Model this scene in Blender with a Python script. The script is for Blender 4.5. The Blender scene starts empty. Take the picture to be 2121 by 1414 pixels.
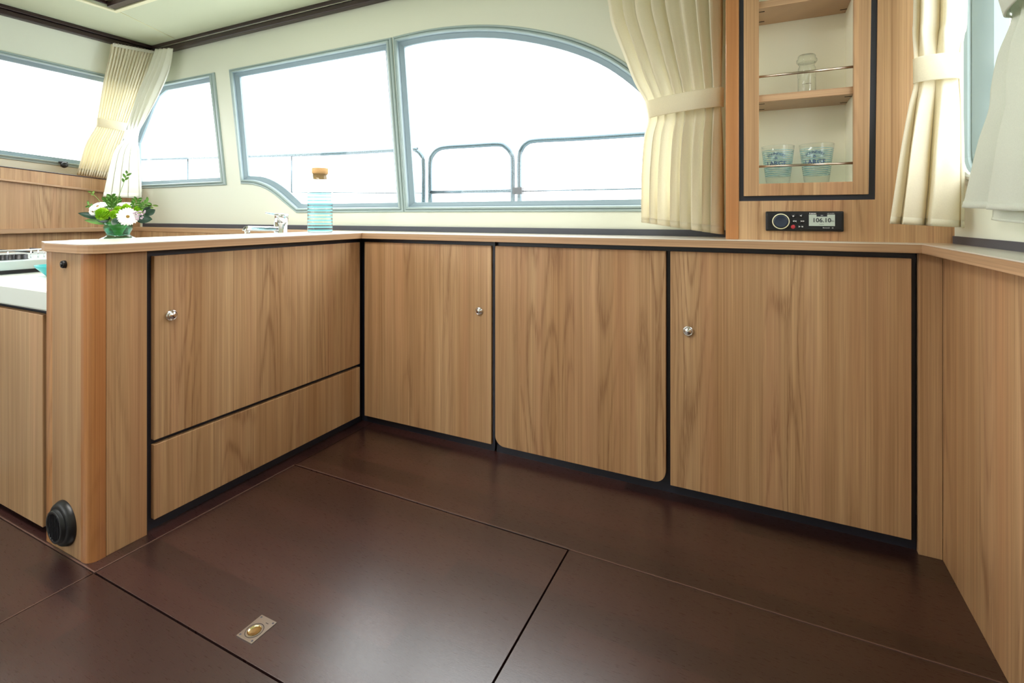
import bpy, bmesh, math, random
from mathutils import Vector, Matrix
random.seed(7)
C = bpy.context.scene.collection
PI = math.pi

# ---------------------------------------------------------------- camera
CAM_H, FPX, HOR = 1.0, 1040.6, 445.5
YAW = math.radians(26.09)
FW = Vector((-math.sin(YAW), math.cos(YAW), 0)); RT = Vector((math.cos(YAW), math.sin(YAW), 0))
cd = bpy.data.cameras.new('camera'); cam = bpy.data.objects.new('camera', cd); C.objects.link(cam)
cam.location = (0, 0, CAM_H); cam.rotation_euler = (PI/2, 0, YAW)
cd.sensor_width = 36; cd.lens = 36*FPX/2121
cd.shift_y = -(707-HOR)/2121; cd.clip_start = 0.02
bpy.context.scene.camera = cam

# ---------------------------------------------------------------- light
sc = bpy.context.scene
sc.view_settings.view_transform = 'Standard'; sc.view_settings.look = 'None'
sc.view_settings.gamma = 1; sc.view_settings.use_curve_mapping = False
sc.view_settings.exposure = 0.86
SKY, GROUND = 4.0, 1.6
w = bpy.data.worlds.new('sky'); sc.world = w; w.use_nodes = True
nt = w.node_tree; bg = nt.nodes['Background']
tc = nt.nodes.new('ShaderNodeTexCoord'); sx = nt.nodes.new('ShaderNodeSeparateXYZ')
mr = nt.nodes.new('ShaderNodeMapRange'); mx = nt.nodes.new('ShaderNodeMix'); mx.data_type = 'RGBA'
nt.links.new(tc.outputs['Generated'], sx.inputs[0]); nt.links.new(sx.outputs['Z'], mr.inputs['Value'])
mr.inputs['From Min'].default_value = -0.12; mr.inputs['From Max'].default_value = -0.01
nt.links.new(mr.outputs[0], mx.inputs['Factor'])
mx.inputs['A'].default_value = (GROUND*.92, GROUND, GROUND*1.0, 1)
mx.inputs['B'].default_value = (SKY*.975, SKY*.99, SKY*1.0, 1)
nt.links.new(mx.outputs['Result'], bg.inputs['Color'])
sc.cycles.use_denoising = True
sc.cycles.max_bounces = 10; sc.cycles.diffuse_bounces = 6; sc.cycles.transparent_max_bounces = 16
sc.cycles.sample_clamp_indirect = 6
sc.cycles.caustics_reflective = False; sc.cycles.caustics_refractive = False

# added fill lights below the ceiling to brighten the saloon, no fittings modelled
def area(name, loc, rot, size, power, col=(1, 1, 1)):
    l = bpy.data.lights.new(name, 'AREA'); l.shape = 'RECTANGLE'; l.size, l.size_y = size
    l.energy = power; l.color = col
    o = bpy.data.objects.new(name, l); C.objects.link(o); o.location = loc; o.rotation_euler = rot
    return o
area('fill_light', (-1.6, 0.45, 2.16), (0, 0, 0), (1.2, .5), 21, (1, .97, .92))
area('fill_light', (-0.9, -0.7, 2.16), (0, 0, 0), (.9, .4), 3, (1, .97, .92))

# ---------------------------------------------------------------- placing helpers (photo pixel -> point on a real plane)
def ray(u):
    s = (u-1060.5)/FPX
    return FW + RT*s
def at(u, v, d):
    a = ray(u)*d
    return Vector((a.x, a.y, CAM_H-(v-HOR)*d/FPX))
def onY(u, v, y): return at(u, v, y/ray(u).y)
def onX(u, v, x): return at(u, v, x/ray(u).x)
RK = .53
def front_x(z): return -3.845+(z-2.17)*RK
def onF(u, v, off=0.0):                       # on the raked front bulkhead
    a = ray(u); k = -(v-HOR)/FPX
    d = (-3.845+off+(CAM_H-2.17)*RK)/(a.x-RK*k)
    return at(u, v, d)
def right_x(y): return .518+.056*(1.895-y)
def sr(r, g, b):
    f = lambda c: (c/255/12.92) if c/255 <= .04045 else ((c/255+.055)/1.055)**2.4
    return (f(r), f(g), f(b), 1)

# ---------------------------------------------------------------- materials
def mat(name, col, rough=.5, metal=0, spec=.5, coat=0, **kw):
    m = bpy.data.materials.new(name); m.use_nodes = True
    b = m.node_tree.nodes['Principled BSDF']
    b.inputs['Base Color'].default_value = col; b.inputs['Roughness'].default_value = rough
    b.inputs['Metallic'].default_value = metal; b.inputs['Specular IOR Level'].default_value = spec
    b.inputs['Coat Weight'].default_value = coat; b.inputs['Coat Roughness'].default_value = .15
    if 'emit' in kw:
        b.inputs['Emission Color'].default_value = kw['emit']; b.inputs['Emission Strength'].default_value = kw.get('es', 1)
    # slight procedural tonal variation
    v = kw.get('var', .04); s = kw.get('vs', 6)
    if v:
        n = m.node_tree; t = n.nodes.new('ShaderNodeNewGeometry'); no = n.nodes.new('ShaderNodeTexNoise')
        no.inputs['Scale'].default_value = s; no.inputs['Detail'].default_value = 3
        hs = n.nodes.new('ShaderNodeHueSaturation'); r = n.nodes.new('ShaderNodeMapRange')
        r.inputs['To Min'].default_value = 1-v; r.inputs['To Max'].default_value = 1+v
        n.links.new(t.outputs['Position'], no.inputs['Vector']); n.links.new(no.outputs['Fac'], r.inputs['Value'])
        n.links.new(r.outputs[0], hs.inputs['Value']); hs.inputs['Color'].default_value = col
        n.links.new(hs.outputs[0], b.inputs['Base Color'])
        if kw.get('bump'):
            bp = n.nodes.new('ShaderNodeBump'); bp.inputs['Strength'].default_value = kw['bump']
            bp.inputs['Distance'].default_value = .001
            n2 = n.nodes.new('ShaderNodeTexNoise'); n2.inputs['Scale'].default_value = kw.get('bs', 400)
            n.links.new(t.outputs['Position'], n2.inputs['Vector']); n.links.new(n2.outputs['Fac'], bp.inputs['Height'])
            n.links.new(bp.outputs[0], b.inputs['Normal'])
    return m

def N(nt, typ, **kw):
    n = nt.nodes.new(typ)
    for k, v in kw.items(): setattr(n, k, v)
    return n
def math_(nt, op, a, b=None, c=None):
    n = N(nt, 'ShaderNodeMath', operation=op)
    for i, x in enumerate((a, b, c)):
        if x is None: continue
        if isinstance(x, (int, float)): n.inputs[i].default_value = x
        else: nt.links.new(x, n.inputs[i])
    return n.outputs[0]
def mixc(nt, f, a, b, mode='MIX'):
    n = N(nt, 'ShaderNodeMix', data_type='RGBA', blend_type=mode)
    for k, x in (('Factor', f), ('A', a), ('B', b)):
        if isinstance(x, (int, float, tuple)): n.inputs[k].default_value = x
        else: nt.links.new(x, n.inputs[k])
    return n.outputs['Result']

def wood(name, axis='z', light=(226, 190, 146), dark=(194, 150, 106), line=(122, 80, 50), seed=0., rough=.38,
         rings=105, ring_amt=.6, streak=.42, hue_amt=.22, coat=0.0, spec=.4):
    m = bpy.data.materials.new(name); m.use_nodes = True; nt = m.node_tree
    b = nt.nodes['Principled BSDF']
    g = N(nt, 'ShaderNodeNewGeometry'); s = N(nt, 'ShaderNodeSeparateXYZ'); nt.links.new(g.outputs['Position'], s.inputs[0])
    X, Y, Z = s.outputs
    if axis == 'z': h, l = math_(nt, 'ADD', X, Y), Z
    elif axis == 'x': h, l = math_(nt, 'ADD', Y, Z), X
    elif axis == 'y': h, l = math_(nt, 'ADD', X, Z), Y
    elif axis == 'h': h, l = Z, math_(nt, 'ADD', X, Y)
    h = math_(nt, 'ADD', h, seed*3.71)
    def tex(hs, ls, det=2, off=0., rg=.5):
        c = N(nt, 'ShaderNodeCombineXYZ')
        nt.links.new(math_(nt, 'MULTIPLY', h, hs), c.inputs[0]); nt.links.new(math_(nt, 'MULTIPLY', l, ls), c.inputs[1])
        c.inputs[2].default_value = off+seed
        n = N(nt, 'ShaderNodeTexNoise'); n.inputs['Scale'].default_value = 1; n.inputs['Detail'].default_value = det
        n.inputs['Roughness'].default_value = rg
        nt.links.new(c.outputs[0], n.inputs['Vector']); return n.outputs['Fac']
    def rng(x, a, b_):
        r = N(nt, 'ShaderNodeMapRange'); nt.links.new(x, r.inputs['Value'])
        r.inputs['From Min'].default_value = a; r.inputs['From Max'].default_value = b_; return r.outputs[0]
    broad = rng(tex(9, .35, 2, 1), .3, .7)
    mid = rng(tex(42, .9, 3, 2), .3, .7)
    fine = rng(tex(230, 2.2, 3, 3, .7), .3, .75)
    lines = rng(tex(170, .7, 2, 11, .45), .50, .74)
    cath = tex(6.5, .55, 1.5, 4, .4)
    ring = math_(nt, 'POWER', math_(nt, 'MULTIPLY_ADD', math_(nt, 'SINE', math_(nt, 'MULTIPLY', cath, rings)), .5, .5), 3.5)
    mask = rng(tex(5.5, .3, 1, 9), .47, .60)
    ring = math_(nt, 'MULTIPLY', ring, mask)
    ring = math_(nt, 'MULTIPLY', ring, rng(tex(300, 14, 2, 5), .25, .6))
    col = mixc(nt, broad, sr(*light), sr(*dark))
    col = mixc(nt, math_(nt, 'MULTIPLY', mid, .62), col, sr(*[int(.86*c) for c in dark]))
    col = mixc(nt, math_(nt, 'MULTIPLY', fine, streak), col, sr(*line))
    col = mixc(nt, math_(nt, 'MULTIPLY', ring, ring_amt), col, sr(*line))
    col = mixc(nt, math_(nt, 'MULTIPLY', lines, .34), col, sr(*line))
    hue = tex(16, .5, 1, 7)
    col = mixc(nt, math_(nt, 'MULTIPLY', rng(hue, .5, .7), hue_amt), col, sr(206, 152, 118))
    nt.links.new(col, b.inputs['Base Color'])
    b.inputs['Roughness'].default_value = rough; b.inputs['Coat Weight'].default_value = coat
    b.inputs['Coat Roughness'].default_value = .1; b.inputs['Specular IOR Level'].default_value = spec
    bp = N(nt, 'ShaderNodeBump'); bp.inputs['Strength'].default_value = .12; bp.inputs['Distance'].default_value = .0006
    nt.links.new(fine, bp.inputs['Height']); nt.links.new(bp.outputs[0], b.inputs['Normal'])
    return m

def floor_mat():
    m = bpy.data.materials.new('dark_stained_floor'); m.use_nodes = True; nt = m.node_tree
    b = nt.nodes['Principled BSDF']
    g = N(nt, 'ShaderNodeNewGeometry'); s = N(nt, 'ShaderNodeSeparateXYZ'); nt.links.new(g.outputs['Position'], s.inputs[0])
    X, Y, Z = s.outputs
    def tex(a, c_, det, off, rg=.6):
        c = N(nt, 'ShaderNodeCombineXYZ'); nt.links.new(math_(nt, 'MULTIPLY', X, a), c.inputs[0])
        nt.links.new(math_(nt, 'MULTIPLY', Y, c_), c.inputs[1]); c.inputs[2].default_value = off
        n = N(nt, 'ShaderNodeTexNoise'); n.inputs['Scale'].default_value = 1; n.inputs['Detail'].default_value = det
        n.inputs['Roughness'].default_value = rg
        nt.links.new(c.outputs[0], n.inputs['Vector']); return n.outputs['Fac']
    fine = tex(38, 420, 4, 1); fb_ = tex(70, 520, 1, 5); cloud = tex(3, 7, 3, 2)
    row = math_(nt, 'FLOOR', math_(nt, 'DIVIDE', Y, .083))
    cell = math_(nt, 'FLOOR', math_(nt, 'DIVIDE', math_(nt, 'ADD', X, math_(nt, 'MULTIPLY', row, .37)), 1.1))
    cc = N(nt, 'ShaderNodeCombineXYZ'); nt.links.new(row, cc.inputs[0]); nt.links.new(cell, cc.inputs[1])
    wn = N(nt, 'ShaderNodeTexWhiteNoise', noise_dimensions='3D'); nt.links.new(cc.outputs[0], wn.inputs['Vector'])
    col = mixc(nt, fine, sr(14, 5, 6), sr(50, 27, 28))
    col = mixc(nt, math_(nt, 'MULTIPLY', wn.outputs['Value'], .6), col, sr(76, 44, 40))
    col = mixc(nt, math_(nt, 'MULTIPLY', cloud, .25), col, sr(42, 20, 19))
    nt.links.new(col, b.inputs['Base Color'])
    r = N(nt, 'ShaderNodeMapRange'); nt.links.new(fine, r.inputs['Value'])
    r.inputs['To Min'].default_value = .33; r.inputs['To Max'].default_value = .24
    nt.links.new(r.outputs[0], b.inputs['Roughness']); b.inputs['Specular IOR Level'].default_value = 1.0; b.inputs['Coat Weight'].default_value = .5; b.inputs['Coat Roughness'].default_value = .32
    bp = N(nt, 'ShaderNodeBump'); bp.inputs['Strength'].default_value = .22; bp.inputs['Distance'].default_value = .0004
    nt.links.new(fb_, bp.inputs['Height']); nt.links.new(bp.outputs[0], b.inputs['Normal'])
    return m

def cloth_mat(name, col, trans=.35):
    m = bpy.data.materials.new(name); m.use_nodes = True; nt = m.node_tree
    b = nt.nodes['Principled BSDF']; out = nt.nodes['Material Output']
    g = N(nt, 'ShaderNodeNewGeometry')
    n = N(nt, 'ShaderNodeTexNoise'); n.inputs['Scale'].default_value = 350; n.inputs['Detail'].default_value = 2
    nt.links.new(g.outputs['Position'], n.inputs['Vector'])
    c = mixc(nt, n.outputs['Fac'], sr(*[int(x*.95) for x in col]), sr(*col))
    nt.links.new(c, b.inputs['Base Color']); b.inputs['Roughness'].default_value = .9; b.inputs['Specular IOR Level'].default_value = .1
    bp = N(nt, 'ShaderNodeBump'); bp.inputs['Strength'].default_value = .3; bp.inputs['Distance'].default_value = .0006
    nt.links.new(n.outputs['Fac'], bp.inputs['Height']); nt.links.new(bp.outputs[0], b.inputs['Normal'])
    t = N(nt, 'ShaderNodeBsdfTranslucent'); nt.links.new(c, t.inputs['Color'])
    mxs = N(nt, 'ShaderNodeMixShader'); mxs.inputs[0].default_value = trans
    nt.links.new(b.outputs[0], mxs.inputs[1]); nt.links.new(t.outputs[0], mxs.inputs[2]); nt.links.new(mxs.outputs[0], out.inputs[0])
    return m

def glass_mat(name, tint=(1, 1, 1), stripes=None, gloss=.6, edge=.35, ek=.72, clear=.75):
    """thin clear glass: see-through plus Fresnel reflection; optional printed rings (z0, z1, pitch, colour)"""
    m = bpy.data.materials.new(name); m.use_nodes = True; nt = m.node_tree
    nt.nodes.remove(nt.nodes['Principled BSDF']); out = nt.nodes['Material Output']
    tr = N(nt, 'ShaderNodeBsdfTransparent'); tr.inputs[0].default_value = (*tint, 1)
    gl = N(nt, 'ShaderNodeBsdfGlossy'); gl.inputs['Roughness'].default_value = .03
    lw = N(nt, 'ShaderNodeLayerWeight'); lw.inputs['Blend'].default_value = .5
    fres = math_(nt, 'MULTIPLY_ADD', math_(nt, 'POWER', lw.outputs['Facing'], 4), .8, .04)
    base = tr.outputs[0]
    if edge:
        dt = N(nt, 'ShaderNodeBsdfTransparent'); dt.inputs[0].default_value = (*[t*ek for t in tint], 1)
        m0 = N(nt, 'ShaderNodeMixShader'); nt.links.new(math_(nt, 'MULTIPLY', math_(nt, 'POWER', lw.outputs['Facing'], 3), edge*2), m0.inputs[0])
        nt.links.new(base, m0.inputs[1]); nt.links.new(dt.outputs[0], m0.inputs[2]); base = m0.outputs[0]
    if stripes:
        z0, z1, pitch, colr, duty = stripes
        g = N(nt, 'ShaderNodeNewGeometry'); s = N(nt, 'ShaderNodeSeparateXYZ'); nt.links.new(g.outputs['Position'], s.inputs[0])
        f = math_(nt, 'FRACT', math_(nt, 'DIVIDE', math_(nt, 'SUBTRACT', s.outputs[2], z0), pitch))
        k = math_(nt, 'LESS_THAN', f, duty)
        k = math_(nt, 'MULTIPLY', k, math_(nt, 'GREATER_THAN', s.outputs[2], z0))
        k = math_(nt, 'MULTIPLY', k, math_(nt, 'LESS_THAN', s.outputs[2], z1))
        df = N(nt, 'ShaderNodeBsdfDiffuse'); df.inputs[0].default_value = sr(*[min(255, int(c*1.1)) for c in colr])
        tt = N(nt, 'ShaderNodeBsdfTransparent'); tt.inputs[0].default_value = sr(*colr)
        md = N(nt, 'ShaderNodeMixShader'); md.inputs[0].default_value = clear
        nt.links.new(df.outputs[0], md.inputs[1]); nt.links.new(tt.outputs[0], md.inputs[2])
        m1 = N(nt, 'ShaderNodeMixShader'); nt.links.new(k, m1.inputs[0]); nt.links.new(base, m1.inputs[1]); nt.links.new(md.outputs[0], m1.inputs[2])
        base = m1.outputs[0]
    m2 = N(nt, 'ShaderNodeMixShader'); nt.links.new(math_(nt, 'MULTIPLY', fres, gloss), m2.inputs[0])
    nt.links.new(base, m2.inputs[1]); nt.links.new(gl.outputs[0], m2.inputs[2]); nt.links.new(m2.outputs[0], out.inputs[0])
    return m

M = dict(
    wood=wood('light_cherry_veneer', 'z', seed=0), wood1=wood('light_cherry_veneer_b', 'z', seed=1.3),
    wood2=wood('light_cherry_veneer_c', 'z', seed=2.9), wood3=wood('light_cherry_veneer_d', 'z', seed=4.1),
    wood4=wood('light_cherry_veneer_e', 'z', seed=6.6), wood5=wood('light_cherry_veneer_f', 'z', seed=8.2),
    edge=wood('veneer_edge_grain', 'h', seed=1, light=(216, 180, 142), dark=(196, 156, 118), ring_amt=.1, rough=.3, spec=.5),
    top=wood('veneer_worktop', 'x', seed=3, light=(216, 184, 148), dark=(200, 164, 126), ring_amt=.2, rough=.36, spec=1.0, coat=.6),
    topy=wood('veneer_worktop_cross', 'y', seed=3, light=(216, 184, 148), dark=(200, 164, 126), ring_amt=.2, rough=.36, spec=1.0, coat=.6),
    cherry=wood('solid_cherry', 'z', seed=5, light=(216, 160, 104), dark=(190, 126, 76), line=(130, 74, 40), rough=.28, coat=.3, ring_amt=.5, streak=.25, hue_amt=0),
    pale=wood('pale_veneer', 'z', seed=7, light=(222, 188, 146), dark=(202, 162, 122), rough=.4),
    floor=floor_mat(),
    black=mat('black_laminate', sr(40, 42, 54), .35), blackm=mat('matt_black', sr(14, 14, 18), .55),
    slat=mat('dark_grey_plastic', sr(44, 46, 52), .35, var=0),
    plastic=mat('black_plastic', sr(16, 17, 20), .38, var=0), sub=mat('dark_subfloor', sr(10, 5, 4), .8),
    inlay=mat('pale_seam_inlay', sr(110, 84, 76), .4),
    cream=mat('cream_wall_panel', sr(226, 229, 214), .55, spec=.3, var=.015, vs=2),
    liner=mat('cream_cabinet_liner', sr(244, 240, 220), .5, var=.01),
    ceil=mat('cream_headliner', sr(208, 213, 186), .7, spec=.2, var=.015, vs=2),
    bead=mat('cream_bead', sr(236, 232, 196), .5),
    rail=mat('dark_brown_rail', sr(52, 34, 34), .3), trim=mat('trim_with_sheen', sr(72, 74, 84), .42),  # trim base lightened, its blue-grey sheen is put into the colour
    frame=mat('grey_window_frame', sr(158, 176, 176), .38, spec=.5, var=.02),
    reveal=mat('blue_grey_reveal', sr(134, 154, 164), .5, var=.02),
    wframe=mat('white_window_frame', sr(222, 228, 222), .35, var=.01),
    chrome=mat('chrome', (.82, .82, .84, 1), .08, 1, var=0), steel=mat('brushed_steel', (.62, .60, .57, 1), .28, 1),
    steelb=mat('rail_steel_dark_reflection', (.09, .125, .145, 1), .25, .85, var=0),  # rail base darkened to stand in for the dark boat mirrored in it
    brass=mat('warm_steel_rod', (.50, .42, .34, 1), .25, 1, var=0),
    white=mat('white_composite', sr(226, 232, 226), .35), deck=mat('white_deck_paint', sr(225, 228, 228), .5),
    enamel=mat('stove_steel', sr(200, 215, 215), .3, .3),
    curtain=cloth_mat('cream_curtain_cloth', (255, 250, 232), .5), tape=cloth_mat('curtain_tape', (226, 222, 206), .2),
    curtain2=cloth_mat('cream_curtain_cloth_b', (248, 248, 236), .22),
    curtain3=cloth_mat('shaded_curtain_cloth', (226, 230, 216), .14),  # greyer, greener curtain copy: the near curtain's shade is put into its colour
    pane=glass_mat('window_glass', (.98, .99, .99), gloss=.5, edge=0),
    vase=glass_mat('green_vase_glass', (.62, .90, .80), gloss=.9, edge=.6),
    clear=glass_mat('clear_glass', (.95, .97, .95), gloss=.9, edge=.5),
    cork=mat('cork', sr(212, 170, 118), .9, bump=.6, bs=500, vs=200, var=.12),
    teal=mat('teal_ceramic', sr(70, 180, 184), .3), red=mat('red_button', sr(190, 50, 60), .4),
    lcd=mat('lcd_screen', sr(168, 178, 166), .3, emit=sr(168, 178, 166), es=.12, var=0), ink=mat('dark_print', sr(30, 32, 44), .5, var=0),
    lite=mat('white_print', sr(225, 225, 225), .5, var=0), inkb=mat('navy_print', sr(48, 74, 116), .5, var=0), inkbr=mat('brown_print', sr(110, 84, 60), .5, var=0),
    knobface=mat('blue_black_dial', sr(44, 54, 72), .3),
    petal=mat('white_petal', sr(240, 242, 240), .6), eye=mat('flower_centre', sr(140, 110, 40), .8), eye2=mat('flower_ring', sr(226, 214, 150), .8),
    lime=mat('lime_petal', sr(150, 196, 34), .6, var=.15, vs=80), leaf=mat('mid_green_leaf', sr(92, 140, 58), .45, var=.15, vs=40),
    dleaf=mat('dark_green_leaf', sr(32, 62, 44), .35, var=.15, vs=40), lilac=mat('lilac_bud', sr(176, 156, 172), .6), stem=mat('green_stem', sr(110, 140, 60), .6),
)

# ---------------------------------------------------------------- mesh helpers
class MB:
    def __init__(s): s.v = []; s.f = []; s.sm = []
    def add(s, vs, fs, smooth=False):
        o = len(s.v); s.v += [Vector(p) for p in vs]; s.f += [tuple(i+o for i in f) for f in fs]; s.sm += [smooth]*len(fs); return s
    def box(s, a, b):
        x0, y0, z0 = [min(p, q) for p, q in zip(a, b)]; x1, y1, z1 = [max(p, q) for p, q in zip(a, b)]
        vs = [(x0, y0, z0), (x1, y0, z0), (x1, y1, z0), (x0, y1, z0), (x0, y0, z1), (x1, y0, z1), (x1, y1, z1), (x0, y1, z1)]
        return s.add(vs, [(0, 3, 2, 1), (4, 5, 6, 7), (0, 1, 5, 4), (1, 2, 6, 5), (2, 3, 7, 6), (3, 0, 4, 7)])
    def hexa(s, p):                                # eight points, bottom four then top four
        return s.add(p, [(0, 3, 2, 1), (4, 5, 6, 7), (0, 1, 5, 4), (1, 2, 6, 5), (2, 3, 7, 6), (3, 0, 4, 7)])
    def prism(s, poly, d):                         # 3-D polygon extruded by vector d
        n = len(poly); d = Vector(d); a = [Vector(p) for p in poly]
        return s.add(a+[p+d for p in a], [tuple(range(n))[::-1], tuple(range(n, 2*n))]+[(i, (i+1) % n, (i+1) % n+n, i+n) for i in range(n)])
    def loft(s, rings, close=True, caps=False, smooth=True):
        n = len(rings[0]); o = len(s.v); vs = [p for r in rings for p in r]; fs = []
        for k in range(len(rings)-1):
            for i in range(n if close else n-1):
                j = (i+1) % n; fs.append((k*n+i, k*n+j, (k+1)*n+j, (k+1)*n+i))
        s.add(vs, fs, smooth)
        if caps:
            s.add(rings[0], [tuple(range(n))[::-1]]); s.add(rings[-1], [tuple(range(n))])
        return s
    def tube(s, pts, r, n=10, caps=True):
        pts = [Vector(p) for p in pts]; rings = []
        up = Vector((0, 0, 1))
        for i, p in enumerate(pts):
            t = (pts[min(i+1, len(pts)-1)]-pts[max(i-1, 0)]).normalized()
            if abs(t.dot(up)) > .95: up = Vector((0, 1, 0)) if abs(t.y) < .9 else Vector((1, 0, 0))
            a = t.cross(up).normalized(); b = t.cross(a).normalized(); up = -b if False else b.cross(t)*0+up
            rr = r[i] if isinstance(r, (list, tuple)) else r
            rings.append([p+(a*math.cos(q)+b*math.sin(q))*rr for q in [2*PI*k/n for k in range(n)]])
        return s.loft(rings, True, caps)
    def lathe(s, prof, c=(0, 0, 0), axis=(0, 0, 1), n=32):   # prof: (r, h) pairs
        c = Vector(c); ax = Vector(axis).normalized()
        a = ax.orthogonal().normalized(); b = ax.cross(a)
        rings = [[c+ax*h+(a*math.cos(q)+b*math.sin(q))*max(r, 1e-5) for q in [2*PI*k/n for k in range(n)]] for r, h in prof]
        return s.loft(rings, True, False)
    def build(s, name, m, parent=None, bevel=0, weld=True, solid=0, seg=2):
        org = Vector((0, 0, 0)); q = parent
        while q is not None: org = org+q.location; q = q.parent
        me = bpy.data.meshes.new(name)
        me.from_pydata([tuple(p-org) for p in s.v], [], s.f)
        for p, k in zip(me.polygons, s.sm): p.use_smooth = k
        bm = bmesh.new(); bm.from_mesh(me)
        if weld: bmesh.ops.remove_doubles(bm, verts=bm.verts, dist=1e-5)
        bmesh.ops.recalc_face_normals(bm, faces=bm.faces); bm.to_mesh(me); bm.free()
        me.materials.append(M[m] if isinstance(m, str) else m)
        o = bpy.data.objects.new(name, me); C.objects.link(o); o.parent = parent
        if solid:
            sd = o.modifiers.new('thickness', 'SOLIDIFY'); sd.thickness = solid; sd.offset = 0
        if bevel:
            bv = o.modifiers.new('bevel', 'BEVEL'); bv.width = bevel; bv.segments = seg; bv.limit_method = 'ANGLE'; bv.angle_limit = math.radians(40)
            bv.harden_normals = False
        return o
def tag(o, label=None, cat=None, group=None, kind=None):
    if label: o['label'] = label
    if cat: o['category'] = cat
    if group: o['group'] = group
    if kind: o['kind'] = kind
    return o
def thing(name, loc, label, cat, group=None):
    o = bpy.data.objects.new(name, None); C.objects.link(o); o.location = loc; o.empty_display_size = .05
    return tag(o, label, cat, group)
def struct(o): o['kind'] = 'structure'; return o
def BX(name, a, b, m, parent=None, bevel=.0015, **k): return MB().box(a, b).build(name, m, parent, bevel, **k)
def spline(pts, per=6):                            # Catmull-Rom through points
    out = []
    for i in range(len(pts)-1):
        p = [pts[max(i-1, 0)], pts[i], pts[i+1], pts[min(i+2, len(pts)-1)]]
        for k in range(per):
            t = k/per
            out.append(tuple(.5*((2*b)+(-a+c)*t+(2*a-5*b+4*c-d)*t*t+(-a+3*b-3*c+d)*t**3) for a, b, c, d in zip(*p)))
    out.append(tuple(pts[-1])); return out
def text_mesh(s, size, bold=0.0):
    cu = bpy.data.curves.new('print', 'FONT'); cu.body = s; cu.size = size; cu.align_x = 'CENTER'; cu.align_y = 'CENTER'
    cu.offset = bold; cu.resolution_u = 3
    o = bpy.data.objects.new('print', cu); C.objects.link(o)
    bpy.context.view_layer.update()
    me = bpy.data.meshes.new_from_object(o.evaluated_get(bpy.context.evaluated_depsgraph_get()))
    vs = [v.co.copy() for v in me.vertices]; fs = [tuple(p.vertices) for p in me.polygons]
    bpy.data.objects.remove(o); bpy.data.curves.remove(cu); bpy.data.meshes.remove(me)
    return vs, fs
def flat_text(name, s, size, m, parent, c, right, up, bold=0.0, lift=.0004):
    vs, fs = text_mesh(s, size, bold); c = Vector(c); right = Vector(right).normalized(); up = Vector(up).normalized(); n = right.cross(up)
    mb = MB(); mb.add([c+right*v.x+up*v.y+n*lift for v in vs], fs); return mb.build(name, m, parent)

# panel with holes: outline and holes are lists of (a, b); fn maps (a, b, depth) -> point
def holed(outline, holes, fn, depth):
    bm = bmesh.new(); es = []
    loops = [outline]+holes
    for L in loops:
        vs = [bm.verts.new((a, b, 0)) for a, b in L]
        for i in range(len(vs)): es.append(bm.edges.new((vs[i], vs[(i+1) % len(vs)])))
    bmesh.ops.triangle_fill(bm, use_beauty=True, use_dissolve=False, edges=es)
    bm.verts.ensure_lookup_table(); bm.faces.ensure_lookup_table()
    P = [(v.co.x, v.co.y) for v in bm.verts]; F = [tuple(v.index for v in f.verts) for f in bm.faces]; bm.free()
    mb = MB(); n = len(P)
    mb.add([fn(a, b, 0) for a, b in P]+[fn(a, b, depth) for a, b in P], F+[tuple(i+n for i in f[::-1]) for f in F])
    for L in loops:
        k = len(L); mb.add([fn(a, b, 0) for a, b in L]+[fn(a, b, depth) for a, b in L], [(i, (i+1) % k, (i+1) % k+k, i+k) for i in range(k)])
    return mb

# ================================================================ SETTING
# floor: dark substrate with separate laminate panels, thin dark joints
FX0, FX1, FY0, FY1 = -4.62, .72, -1.9, 2.12
fl = struct(BX('floor', (FX0, FY0, -.05), (FX1, FY1, -.012), 'sub', bevel=0))
XA, XB, YA, YB = -1.668, -.5085, 1.424, .748
def fpanel(x0, y0, x1, y1, g=.0018):
    return BX('floor_panel', (x0+g, y0+g, -.012), (x1-g, y1-g, 0), 'floor', fl, bevel=.0006)
fpanel(XA, YB, XB, YA, .0030)                       # the hatch with the latch
fpanel(XB, FY0, FX1, YA); fpanel(XA, YA, FX1, FY1)
fpanel(FX0, YB, XA, FY1); fpanel(XA+.0, FY0, XB, YB); fpanel(FX0, FY0, XA, YB)
def inlay(a, b): BX('seam_strip', (a[0], a[1], -.003), (b[0], b[1], .0006), 'inlay', fl, bevel=0)
inlay((XA-.0035, YB), (XA-.0005, YA)); inlay((-4.1, YB+.001), (XA-.002, YB+.004))
inlay((XB+.004, YA+.001), (.478, YA+.0035)); inlay((XA, YA+.004), (XB, YA+.006))
inlay((XA-.0035, -.5), (XA-.0015, YB-.02))

# window loops on the starboard wall (x, z): outer frame edge and glass edge, matched point by point
def segd(a, b, k=1): return [tuple(p+(q-p)*i/k for p, q in zip(a, b)) for i in range(k)]
W2o = [(-3.045, 1.933), (-1.732, 1.935), (-1.649, 1.016), (-2.436, 1.013)]+spline([(-2.436, 1.013), (-2.53, 1.068), (-2.625, 1.124), (-2.716, 1.165), (-2.825, 1.190), (-2.929, 1.197)], 3)[1:]
W2g = [(-2.951, 1.877), (-1.778, 1.877), (-1.699, 1.066), (-2.400, 1.066)]+spline([(-2.400, 1.066), (-2.46, 1.108), (-2.545, 1.163), (-2.640, 1.208), (-2.748, 1.237), (-2.868, 1.245)], 3)[1:]
arc_o = spline([(-1.723, 1.935), (-1.619, 1.939), (-1.48, 1.939), (-1.348, 1.931), (-1.205, 1.914), (-1.05, 1.884), (-.883, 1.836), (-.72, 1.773), (-.58, 1.697), (-.47, 1.615), (-.37, 1.515), (-.29, 1.40), (-.25, 1.28)], 3)
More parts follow.
